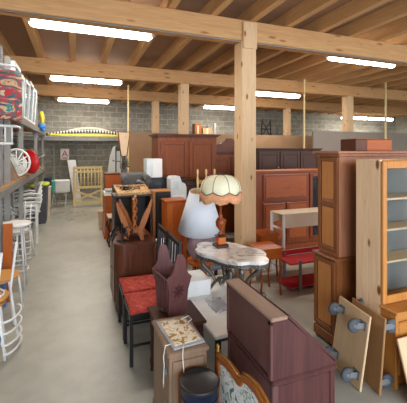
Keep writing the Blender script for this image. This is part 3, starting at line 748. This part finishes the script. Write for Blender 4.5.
# ---- dark low table + plum magazine basket
t = thing('low_table', 'dark low table carrying the plum carved basket', 'table', (.76, 2.57, 0))
B(-.2, .18, -.195, .195, .485, .51, .006).build('tabletop', 'darkwx', t)
B(-.18, .16, -.175, .175, .41, .484).build('apron', 'darkw', t)
for sx in (-.165, .145):
    for sy in (-.155, .155):
        MB().lathe([(.018, 0), (.012, .03), (.02, .08), (.012, .13), (.02, .2), (.014, .26), (.022, .36), (.02, .41)], 10, Matrix.Translation((sx, sy, 0))).build('leg', 'darkw', t)
B(-.16, .14, -.012, .012, .1, .125).build('stretcher', 'darkw', t)
t = thing('carved_basket', 'plum-stained carved wooden magazine basket with peaked ends on the dark low table', 'basket', (.715, 2.58, .51), 10); t.scale = (1, 1, 1.14)
def basket_end(y, tilt, nm):
    pts = [(-.055, 0), (-.03, .03), (.03, .03), (.055, 0), (.075, .04), (.08, .2), (.105, .29), (.075, .31), (.052, .35), (.045, .40), (.028, .44), (0, .455), (-.028, .44), (-.045, .40), (-.052, .35), (-.075, .31), (-.105, .29), (-.08, .2), (-.075, .04)]
    mb = MB(); mb.prism(pts, 'y', y-.009, y+.009, rotm('X', tilt, (0, y, 0))); e = mb.build('end_panel', 'purplew', t)
    mb = MB(); mt = rotm('X', tilt, (0, y, 0))
    for i in range(8):
        a = i*pi/4; mb.prism([(0, .2), (.035*cos(a-.25), .2+.035*sin(a-.25)), (.05*cos(a), .2+.05*sin(a)), (.035*cos(a+.25), .2+.035*sin(a+.25))], 'y', y-.013, y+.013, mt)
    mb.build('carved_star', 'desk', e)
basket_end(-.10, 8, 0); basket_end(.10, -8, 0)
for s in (-1, 1):
    for i in range(6):
        yy = -.08+.032*i; f = (yy)/.08
        MB().prism([(s*.06-.004, .04), (s*.06+.004, .04), (s*.095+.004, .28), (s*.095-.004, .28)], 'y', yy*1.0-.008, yy+.008, rotm('X', -10*f, (0, yy, .04))).build('side_slat', 'purplew', t)
    MB().tube([(s*.095, -.12, .28), (s*.095, .12, .28)], .009, 6).build('side_rail', 'purplew', t)
B(-.06, .06, -.09, .09, .03, .045).build('bottom', 'purplew', t)
mb = MB()
for i in range(5): mb.tube([(0+.012*(i-2), 0, .35), (.02*(i-2), -.01, .47)], .004, 5)
t2 = None

# ---- two red seated chairs (local: faces -Y, rz=-90 -> faces -X)
def red_chair(label, loc):
    t = thing('dining_chair', label, 'chair', loc, -90, 'black chairs with red seats')
    mb = MB(); g = []
    for i in range(9):
        u = i/8-.5
        g.append([(u*.385, -.2+.40*v, .462+.018*(1-(2*u)**4)*(1-(2*v-1)**4)) for v in [j/8 for j in range(9)]])
    mb.sheet(g, .035); mb.build('seat', 'redseat', t)
    mb = MB(); mb.box(-.19, .19, -.2, .2, .39, .435, .004); mb.build('seat_frame', 'black', t)
    for s in (-1, 1):
        B(s*.18-.014, s*.18+.014, -.205, -.175, 0, .43).build('leg', 'black', t)
        MB().prism([(.195, 0), (.222, 0), (.215, .43), (.245, 1.0), (.222, 1.0), (.19, .43)], 'x', s*.18-.014, s*.18+.014).build('leg', 'black', t)
        B(s*.18-.008, s*.18+.008, -.18, .19, .16, .18).build('stretcher', 'black', t)
    B(-.19, .19, .218, .245, .955, 1.0).build('top_rail', 'black', t); B(-.18, .18, .205, .228, .62, .65).build('lower_rail', 'black', t)
    for i in range(3): MB().prism([(.208, .64), (.222, .64), (.24, .97), (.226, .97)], 'x', -.09+.09*i-.009, -.09+.09*i+.009).build('back_slat', 'black', t)
    return t
rc = red_chair('black chair with red woven seat, the one nearer the camera', (.63, 3.005, 0))
dup(rc, (.63, 3.43, 0), -90, 'black chair with red woven seat, the one beside the brown curved cabinet')

# ---- brown cabinet with rounded front corner
t = thing('brown_cabinet', 'glossy dark brown cabinet with rounded front carrying the wooden rack', 'cabinet', (.64, 4.03, 0))
def rounded(x0, x1, y0, y1, r): # rounded on -x side
    p = [(x1, y0)] + [(x1, y1)] + [(x0+r-r*sin(a), y1-r+r*cos(a)) for a in [pi/2*i/6 for i in range(7)]] + [(x0+r-r*cos(a), y0+r-r*sin(a)) for a in [pi/2*i/6 for i in range(7)]]
    return p
MB().prism(rounded(-.225, .215, -.33, .33, .10), 'z', .09, .765).build('carcass', 'brown', t)
MB().prism(rounded(-.24, .222, -.345, .34, .11), 'z', .765, .785).build('top', 'brown', t)
MB().prism(rounded(-.215, .21, -.32, .32, .10), 'z', .03, .09).build('plinth', 'darkw', t)
for sy in (-1, 1):
    B(-.19, -.15, sy*.22-.02, sy*.22+.02, 0, .03).build('foot', 'darkw', t); B(.15, .19, sy*.25-.02, sy*.25+.02, 0, .03).build('foot', 'darkw', t)
for s in (-1, 1):
    d = B(-.236, -.2255, min(s*.01, s*.22), max(s*.01, s*.22), .13, .73, .004).build('door', 'brown', t)
    MB().ball((-.244, s*.04, .45), .012).build('knob', 'brass', d)
B(-.10, .18, -.338, -.329, .14, .72, .004).build('side_panel', 'brown', t)
# wooden V rack
t = thing('magazine_rack', 'brown wooden V-shaped magazine rack with twisted middle post on the brown cabinet', 'magazine rack', (.66, 3.97, .785), -14)
for s in (-1, 1):
    for yy in (-.12, .12):
        pts = [(s*.11, 0), (s*.075, 0), (s*.045, .08), (s*.05, .14), (s*.09, .25), (s*.15, .36), (s*.19, .44), (s*.20, .41), (s*.18, .32), (s*.14, .2), (s*.10, .11), (s*.105, .06)]
        MB().prism(pts, 'y', yy-.011, yy+.011).build('end_wing', 'rackw', t)
    for i in range(6):
        f = i/5; x, z = s*(.075+.10*f), .13+.26*f
        B(x-.006, x+.006, -.12, .12, z-.014, z+.014).build('side_slat', 'rackw', t)
B(-.1, .1, -.13, .13, .085, .10).build('bottom', 'rackw', t)
for yy in (-.12, .12):
    mb = MB(); mb.tube([(.010*cos(i*1.2), yy+.010*sin(i*1.2), .09+i*.02) for i in range(20)], .013, 8); mb.build('twisted_post', 'rackw', t)
MB().tube([(0, -.12, .47), (0, .12, .47)], .013, 8).build('handle', 'rackw', t)
t = thing('scroll_holder', 'black scrolled metal candle holder on the aisle corner of the brown cabinet', 'candle holder', (.50, 3.86, .785)); t.scale = (1.25, 1.25, 1.3)
MB().lathe([(.05, 0), (.05, .008), (.008, .014), (.008, .15)], 14).build('base', 'darkb', t)
for k in range(5):
    a0 = k*2*pi/5; mb = MB()
    pts = [((.02+.05*(1-cos(u)))*cos(a0), (.02+.05*(1-cos(u)))*sin(a0), .07+.05*sin(u*1.4)) for u in [i*.5 for i in range(10)]]
    mb.tube(pts, .006, 6); mb.ball(pts[-1], .014); mb.build('scroll_arm', 'darkb', t)

# ---- dark open cabinet with tray
t = thing('dark_cabinet', 'dark open-fronted cabinet behind the wooden magazine rack', 'cabinet', (.74, 4.75, 0))
B(-.25, -.23, -.17, .17, 0, 1.18).build('side_panel', 'darkw', t); B(.23, .25, -.17, .17, 0, 1.18).build('side_panel', 'darkw', t)
B(-.26, .26, -.18, .18, 1.18, 1.205).build('top', 'darkw', t); B(-.23, .23, .15, .17, 0, 1.18).build('back_panel', 'darkb', t)
B(-.01, .01, -.15, .15, .1, 1.18).build('divider', 'rackw', t); B(-.23, .23, -.16, .15, .08, .1).build('bottom', 'darkw', t)
t = thing('wicker_tray', 'tan wicker tray full of dark metal pieces on the dark open cabinet', 'tray', (.74, 4.70, 1.245), 5, None, 15)
mb = MB(); mb.box(-.22, .22, -.15, .15, 0, .012); mb.box(-.22, .22, -.155, -.14, .0, .035); mb.box(-.22, .22, .14, .155, 0, .035); mb.box(-.225, -.21, -.15, .15, 0, .035); mb.box(.21, .225, -.15, .15, 0, .035); mb.build('tray', 'wicker', t)
t = thing('metal_scraps', 'tangled dark iron ornament lying in the wicker tray', 'ornament', (.72, 4.70, 1.262), 0, None, 15)
mb = MB()
for k in range(9):
    a = random.uniform(0, 6.28); c = (random.uniform(-.1, .08), random.uniform(-.07, .07))
    mb.tube([(c[0]+.06*cos(a+u), c[1]+.04*sin(a+u), .008+.01*k/3) for u in (0, .8, 1.6, 2.6, 3.4)], .006, 5)
mb.build('ironwork', 'darkb', t)
# ---- grey armchair on chest
t = cabinet('dark_chest', 'dark chest under the grey scroll-armed chair', 'chest', (.92, 5.42, 0), .56, .5, .82, 0, 'darkw', 0, .06)
door(t, -.26, .26, .1, .78, -.25, 1, 'darkw')
t = thing('grey_armchair', 'grey upholstered armchair with rolled arms standing on the dark chest', 'armchair', (.90, 5.42, .82), 0); t.scale = (.70, 1, 1.02)
B(-.2, .2, -.2, .2, .05, .3, .03).build('seat', 'grey', t)
B(-.25, .25, .12, .22, .1, .62, .04).build('backrest', 'grey', t)
for s in (-1, 1):
    B(min(s*.2, s*.27), max(s*.2, s*.27), -.22, .2, .02, .48, .03).build('arm', 'grey', t)
    mb = MB(); mb.tube([(s*.245, -.24, .52), (s*.245, .2, .56)], .065, 14); mb.build('arm_roll', 'grey', t)
    mb = MB(); mb.tube([(s*.245+.05*(1-u/9)*cos(u), -.243, .52+.05*(1-u/9)*sin(u)) for u in [i*.6 for i in range(14)]], .008, 5); mb.build('carved_scroll', 'bronze', t)
for sx in (-1, 1):
    for sy in (-1, 1): B(sx*.2-.02, sx*.2+.02, sy*.17-.02, sy*.17+.02, 0, .06).build('foot', 'bronze', t)
# upturned chair with beige back over the pile
t = thing('upholstered_chair', 'upturned chair with a beige back framed in wood, high above the pile', 'chair', (.78, 5.82, 1.22), 6)
mb = MB(); mb.prism([(-.04, .50), (.04, .50), (.09, .89), (-.09, .89)], 'y', -.012, .012); mb.build('back_pad', 'beige', t)
mb = MB(); mb.tube([(-.045, 0, .49), (-.10, 0, .91), (.10, 0, .91), (.045, 0, .49)], .014, 6, closed=True); mb.build('back_frame', 'mahog', t)
mb = MB()
for i in range(9): mb.tube([(-.02+.03*sin(i*1.1), .01*i-.04, .02*i), (.02+.03*cos(i*1.3), .01*i-.05, .07+.022*i)], .01, 5)
mb.tube([(-.04, 0, .5), (-.06, -.03, .3), (.02, -.05, .15), (-.02, 0, 0)], .016, 6); mb.tube([(.04, 0, .5), (.07, 0, .35), (0, 0, .2), (.04, 0, 0)], .016, 6); mb.tube([(-.2, -.05, .42), (-.05, 0, .40), (.1, .03, .30)], .012, 6)
mb.build('scroll_legs', 'bronze', t)
tag(B(-.16, .16, -.13, .13, 0, 1.22, .01).build('plinth_cupboard', 'darkw'), 'narrow dark cupboard carrying the upturned beige-backed chair', 'cupboard').location = (.76, 5.86, 0)
mb = MB(); mb.tube([(.01, 0, 0), (.02, 0, .5), (.0, 0, .8), (.015, 0, 1.05), (-.01, 0, 1.22), (-.07, 0, 1.33), (-.14, 0, 1.35), (-.17, 0, 1.31), (-.14, 0, 1.28)], [.03, .028, .024, .026, .032, .034, .026, .02, .012], 10)
tag(mb.build('carved_post', 'bronze'), 'grey curved scroll-topped post standing left of the tall loudspeaker', 'post').location = (1.02, 5.04, 0)
# ---- black cabinet with white cube
t = cabinet('black_cabinet', 'black cabinet carrying the white cube, in front of the wardrobe', 'cabinet', (1.42, 5.62, 0), .6, .42, 1.36, 0, 'black', 0, .06)
door(t, -.28, -.01, .1, 1.3, -.21, 1, 'black'); door(t, .01, .28, .1, 1.3, -.21, 1, 'black')
t = thing('white_cube', 'white cube box standing on the black cabinet before the wardrobe', 'box', (1.22, 5.6, 1.36))
B(-.03, .14, -.14, .14, 0, .31).build('box_body', 'white', t); B(-.12, -.032, -.14, .14, 0, .31).build('box_end', 'sash', t)
# ---- loudspeaker
t = thing('loudspeaker', 'tall black loudspeaker with a tan wooden side left of the orange cupboard', 'speaker', (1.2, 5.0, 0))
B(-.09, .14, -.15, .15, 0, 1.19).build('cabinet_body', 'black', t); B(-.135, -.092, -.15, .15, 0, 1.21).build('side_board', 'chest', t)
B(-.08, .13, -.16, -.151, .3, 1.15).build('grille', 'darkb', t); B(-.09, .14, -.15, .15, 1.191, 1.21).build('top', 'chest', t)
# ---- white rounded unit
t = thing('white_heater', 'white rounded upright unit between the loudspeaker and the white lamp', 'heater', (1.53, 5.2, 0))
MB().prism([(-.13, 0), (.13, 0), (.13, 1.22), (.11, 1.28), (.05, 1.31), (.02, 1.40), (-.10, 1.40), (-.13, 1.36)], 'y', -.12, .12).build('body', 'white', t)
B(-.10, .10, -.13, -.121, .2, 1.1).build('front_cover', 'whitep', t)
B(-.09, .0, -.127, -.121, 1.2, 1.33).build('control_plate', 'sash', t)
# ---- orange cupboard
t = cabinet('orange_cupboard', 'glossy orange-brown cupboard just behind the white lamp shade', 'cupboard', (1.275, 4.45, 0), .28, .3, 1.14, 0, 'orangew', 0, .05, 'redwoodl')
door(t, -.13, .13, .08, 1.1, -.15, 1, 'orangew')
tag(B(-.12, .12, -.1, .1, 0, .70, .01).build('white_carton', 'papers'), 'white carton standing behind the backs of the red-seated chairs', 'box').location = (1.06, 4.05, 0)

# ---- row further along the right of the aisle
t = thing('console_table', 'small ornate console table with scrolled legs beyond the brown cabinet', 'table', (.72, 6.65, 0))
B(-.14, .18, -.2, .2, .54, .565, .008).build('tabletop', 'cream', t); B(-.12, .16, -.18, .18, .46, .54).build('apron', 'darkw', t)
for sx in (-.11, .15):
    for sy in (-.16, .16): MB().tube([(sx, sy, .46), (sx-.03, sy, .36), (sx+.02, sy, .2), (sx-.02, sy, .05), (sx, sy, 0)], [.02, .024, .014, .014, .02], 8).build('leg', 'darkw', t)
tag(MB().prism([(-.08, 0), (.08, 0), (.1, .42), (-.1, .42)], 'y', -.12, .12).build('beige_bin', 'beige'), 'small beige bin at the foot of the far furniture row', 'bin').location = (.60, 8.1, 0)
t = cabinet('small_dresser', 'reddish dresser with papers on it at the right side of the aisle', 'dresser', (.80, 7.4, 0), .46, .55, .9, 0, 'redwoodl', 0, .06, 'papers')
for z in (.12, .38, .64): dr = B(-.2, .2, -.295, -.276, z, z+.22).build('drawer', 'redwoodl', t); MB().ball((0, -.3, z+.11), .014).build('knob', 'brass', dr)
t = thing('paper_stack', 'stack of white papers on the reddish dresser', 'papers', (.76, 7.35, .90))
B(-.2, .2, -.22, .2, 0, .05).build('lower_sheets', 'papers', t); B(-.17, .18, -.2, .18, .05, .09).build('upper_sheets', 'printbd', t)
t = thing('orange_chair', 'orange-brown wooden chair back beyond the papers on the dresser', 'chair', (.86, 8.1, 0))
B(-.2, .2, -.2, .2, .44, .48).build('seat', 'orangew', t)
MB().prism([(-.15, .7), (.15, .7), (.2, 1.22), (-.2, 1.22)], 'y', .18, .21).build('backrest', 'orangew', t)
for sx in (-1, 1):
    B(sx*.17-.02, sx*.17+.02, -.19, -.15, 0, .44).build('leg', 'orangew', t); B(sx*.15-.02, sx*.15+.02, .17, .21, 0, .72).build('leg', 'orangew', t)
t = cabinet('red_cabinet', 'dark red cabinet far down on the right side of the aisle', 'cabinet', (.95, 8.75, 0), .5, .4, 1.25, 0, 'mahog', 0, .06)
door(t, -.24, .24, .1, 1.2, -.2, 1, 'mahog')
t = thing('wooden_chest', 'low pale chest at the far end of the furniture row', 'chest', (1.0, 9.6, 0))
B(-.25, .25, -.3, .3, 0, .5).build('chest_body', 'ply', t); B(-.27, .27, -.32, .32, .501, .54).build('lid', 'ply', t)
t = thing('ironing_board', 'white folded ironing board leaning beyond the playpen', 'ironing board', (1.05, 11.9, 0), 0, None, 0, 7)
g = [(-.14, .5), (.14, .5), (.16, 1.3), (.13, 1.85), (.03, 2.0), (-.06, 1.95), (-.13, 1.6)]
MB().prism(g, 'y', -.02, .02).build('board', 'white', t)
for s in (-1, 1): MB().tube([(s*.12, .03, 0), (-s*.08, .03, 1.5)], .012, 6).build('leg', 'steel', t)
t = thing('teal_panel', 'dark teal door panel standing right of the white ironing board', 'panel', (1.38, 11.6, 0))
B(-.11, .11, -.02, .02, 0, 1.95).build('board', plain('dark_teal_paint', '40555a', .5), t); B(-.07, .07, -.03, -.021, 1.0, 1.8).build('inset', 'sash', t)

# ------------------------------------------------------------------ white low table, box, lamps, marble table
t = thing('white_low_table', 'large white low table carrying the marble-topped table', 'table', (1.29, 2.90, 0), 3)
B(-.33, .33, -.56, .56, .37, .40, .005).build('tabletop', 'whitep', t)
for sx in (-1, 1):
    for sy in (-1, 1): B(sx*.28-.02, sx*.28+.02, sy*.5-.02, sy*.5+.02, 0, .369).build('leg', 'black', t)
B(-.27, .27, -.5, .5, .31, .369).build('apron', 'black', t)
o = tag(B(-.1, .14, -.17, .12, 0, .15, .005).build('white_box', 'whitep'), 'long white box on the white low table beside the mauve lamp foot', 'box'); o.location = (1.10, 3.20, .40)
mb = MB(); g = []
for i in range(9):
    g.append([(i*.02+.01*random.random(), j*.03, .012+.022*random.random()*(0 if i in (0, 8) else 1)) for j in range(10)])
mb.sheet(g, .002); o = tag(mb.build('plastic_wrap', 'film'), 'crumpled clear plastic wrap on the white low table', 'plastic wrap'); o.location = (1.13, 2.66, .39)

t = thing('marble_table', 'oval low table with scalloped marble top and scrolled bronze legs', 'table', (1.40, 2.93, .40), -66); t.scale = (.92, .95, 1)
def oval(a, sx=.44, sy=.275, k=1.0): # scalloped oval
    m_ = 1+.055*cos(6*a)-.012*cos(12*a); return (sx*k*m_*cos(a), sy*k*m_*sin(a))
N = 72; A = [2*pi*i/N for i in range(N)]
mb = MB(); mb.prism([oval(a) for a in A], 'z', .412, .43); mb.prism([oval(a, k=.985) for a in A], 'z', .405, .435); mb.build('marble_top', 'marble', t)
mb = MB(); mb.prism([oval(a, k=.975) for a in A], 'z', .375, .405)
for a in A: p = oval(a, k=.98); mb.ball((p[0], p[1], .392), .009); mb.ball((p[0]*.985, p[1]*.985, .368-.01*abs(sin(a*9))), .008)
mb.build('gallery_edge', 'bronze', t)
for k, (sx, sy) in enumerate(((1, 1), (-1, 1), (-1, -1), (1, -1))):
    mb = MB(); x, y = sx*.25, sy*.13
    pts = [(x*.9, y*.9, .375), (x*1.08, y*1.08, .33), (x*1.05, y*1.05, .27), (x*.7, y*.7, .19), (x*.55, y*.55, .13), (x*.75, y*.75, .06), (x*1.05, y*1.05, .02), (x*1.25, y*1.25, .03), (x*1.28, y*1.28, .06)]
    mb.tube(pts, [.022, .03, .026, .018, .02, .018, .018, .016, .012], 10); mb.ball((x*1.22, y*1.22, .045), .03); mb.ball((x*1.05, y*1.05, .02), .02); mb.ball((x*1.08, y*1.08, .32), .03)
    mb.build('scroll_leg', 'bronze', t)
    MB().tube([(x*.56, y*.56, .13), (x*.3, y*.3, .17), (0, 0, .15)], .014, 8).build('stretcher', 'bronze', t)
MB().lathe([(.01, .08), (.035, .11), (.05, .15), (.025, .19), (.035, .22), (.008, .26)], 14).build('centre_urn', 'bronze', t)

# fringed lamp
t = thing('fringed_lamp', 'table lamp with cream domed shade and peach fringe on the marble table', 'lamp', (1.375, 3.10, .835))
B(-.065, .065, -.065, .065, 0, .03, .006).build('base', 'darkw', t); B(-.042, .042, -.042, .042, .03, .10, .004).build('base_block', 'orangew', t)
B(-.05, .05, -.05, .05, .10, .115, .005).build('base_cap', 'darkw', t)
MB().lathe([(.012, .115), (.03, .13), (.012, .15), (.018, .17), (.048, .21), (.052, .25), (.04, .28), (.018, .30), (.024, .315), (.012, .33), (.01, .72)], 20).build('turned_stem', 'redwood', t)
seg = 64
def dome(k, j, n=10):
    a = 2*pi*k/seg; v = j/n; r = .045+.165*sin(v*pi/2)**.85; z = .725-.16*(v**1.8)
    r *= (1-.025*abs(cos(4*a))) ; z -= .028*abs(sin(4*a))*v**3; return (r*cos(a), r*sin(a), z)
for nm, rng, mt in (('shade', None, 'shadec'),):
    mb = MB(); mb.sheet([[dome(k, j) for j in range(11)] for k in range(seg+1)], .004); sh = mb.build('lamp_shade', 'shadec', t)
mb = MB(); mb.tube([dome(k, 10) for k in range(seg)], .005, 6, closed=True)
for q in range(8): mb.tube([dome(q*8, j) for j in range(11)], .0028, 5)
mb.build('braid', 'trimd', sh)
mb = MB()
for k in range(seg*3):
    kk = k/3; p = dome(kk, 10); a = 2*pi*kk/seg
    l = .09+random.uniform(-.006, .006)
    mb.tube([p, (p[0]*1.01, p[1]*1.01, p[2]-l)], .0042, 4)
mb.build('fringe', 'fringe', sh, 'stuff')
MB().lathe([(.045, .723), (.047, .73), (.03, .733)], 16).build('top_ring', 'trimd', t)

# white lamp with disc foot
t = thing('wooden_stool', 'low wooden stool under the large white-shaded lamp', 'stool', (1.42, 3.76, 0))
MB().lathe([(.17, .47), (.18, .48), (.18, .50), (.16, .505)], 24).build('seat', 'orangew', t)
for i in range(4):
    a = pi/4+i*pi/2; MB().tube([(.1*cos(a), .1*sin(a), .47), (.15*cos(a), .15*sin(a), 0)], .015, 8).build('leg', 'orangew', t)
t = thing('white_lamp', 'large lamp with white conical shade and round mauve body', 'lamp', (1.385, 3.72, .505))
MB().lathe([(.07, 0), (.08, .012), (.04, .025)], 20).build('base', 'orangew', t)
mb = MB(); mb.T = Matrix.Translation((0, 0, .19)) @ Matrix.Rotation(R(20), 4, 'Z') @ Matrix.Diagonal((1, .55, 1, 1)); mb.ball((0, 0, 0), .185); mb.build('body', 'pinkcer', t)
MB().lathe([(.02, .34), (.012, .37), (.012, .5)], 12).build('neck', 'brass', t)
TL = rotm('Z', -21) @ rotm('X', 11, (0, 0, .6))
mb = MB(); mb.lathe([(.268, .355), (.125, .83), (.122, .83), (.265, .355)], 40, TL, close=True); sh = mb.build('lamp_shade', 'shadew', t)
mb = MB(); mb.lathe([(.263, .36), (.121, .825), (.119, .825), (.261, .36)], 40, TL, close=True); mb.build('lining', 'shadein', sh)
mb = MB()
for k in range(3): mb.tube([(0, 0, .5), TL @ Vector((.121*cos(k*2.1), .121*sin(k*2.1), .815))], .003, 5)
mb.build('spider', 'brass', sh)

# ---- wooden chairs behind the fringed lamp and the blue-grey armchair
t = thing('high_back_chair', 'wooden chair with three spindle tops showing above the cream lampshade', 'chair', (2.17, 5.35, 0))
B(-.22, .22, -.2, .2, .60, .64).build('seat', 'chest', t)
for i, x in enumerate((-.16, 0, .16)): MB().lathe([(.016, .64), (.014, 1.1), (.022, 1.3), (.012, 1.36), (.02, 1.44), (.012, 1.48)], 10, Matrix.Translation((x, .17, 0))).build('spindle', 'yellowp', t)
B(-.17, .17, .16, .18, 1.22, 1.29).build('top_rail', 'chest', t)
for sx in (-1, 1):
    for sy in (-1, 1): B(sx*.18-.02, sx*.18+.02, sy*.17-.02, sy*.17+.02, 0, .6).build('leg', 'chest', t)
t = cabinet('dark_sideboard', 'dark sideboard behind the cream lampshade in front of the wardrobe', 'sideboard', (2.1, 5.82, 0), .7, .36, 1.3, 0, 'darkw', 0, .06)
door(t, -.33, -.01, .1, 1.25, -.18, 1, 'darkw'); door(t, .01, .33, .1, 1.25, -.18, 1, 'darkw')
t = thing('blue_grey_armchair', 'blue-grey padded chair between the two lamps', 'armchair', (1.78, 4.3, 0), 8)
B(-.25, .2, -.2, .2, .2, .48, .04).build('seat', 'greybl', t); B(-.25, .2, .1, .2, .3, .86, .05).build('backrest', 'greybl', t)
for sx in (-.2, .15):
    for sy in (-1, 1): B(sx-.02, sx+.02, sy*.15-.02, sy*.15+.02, 0, .2).build('leg', 'darkw', t)
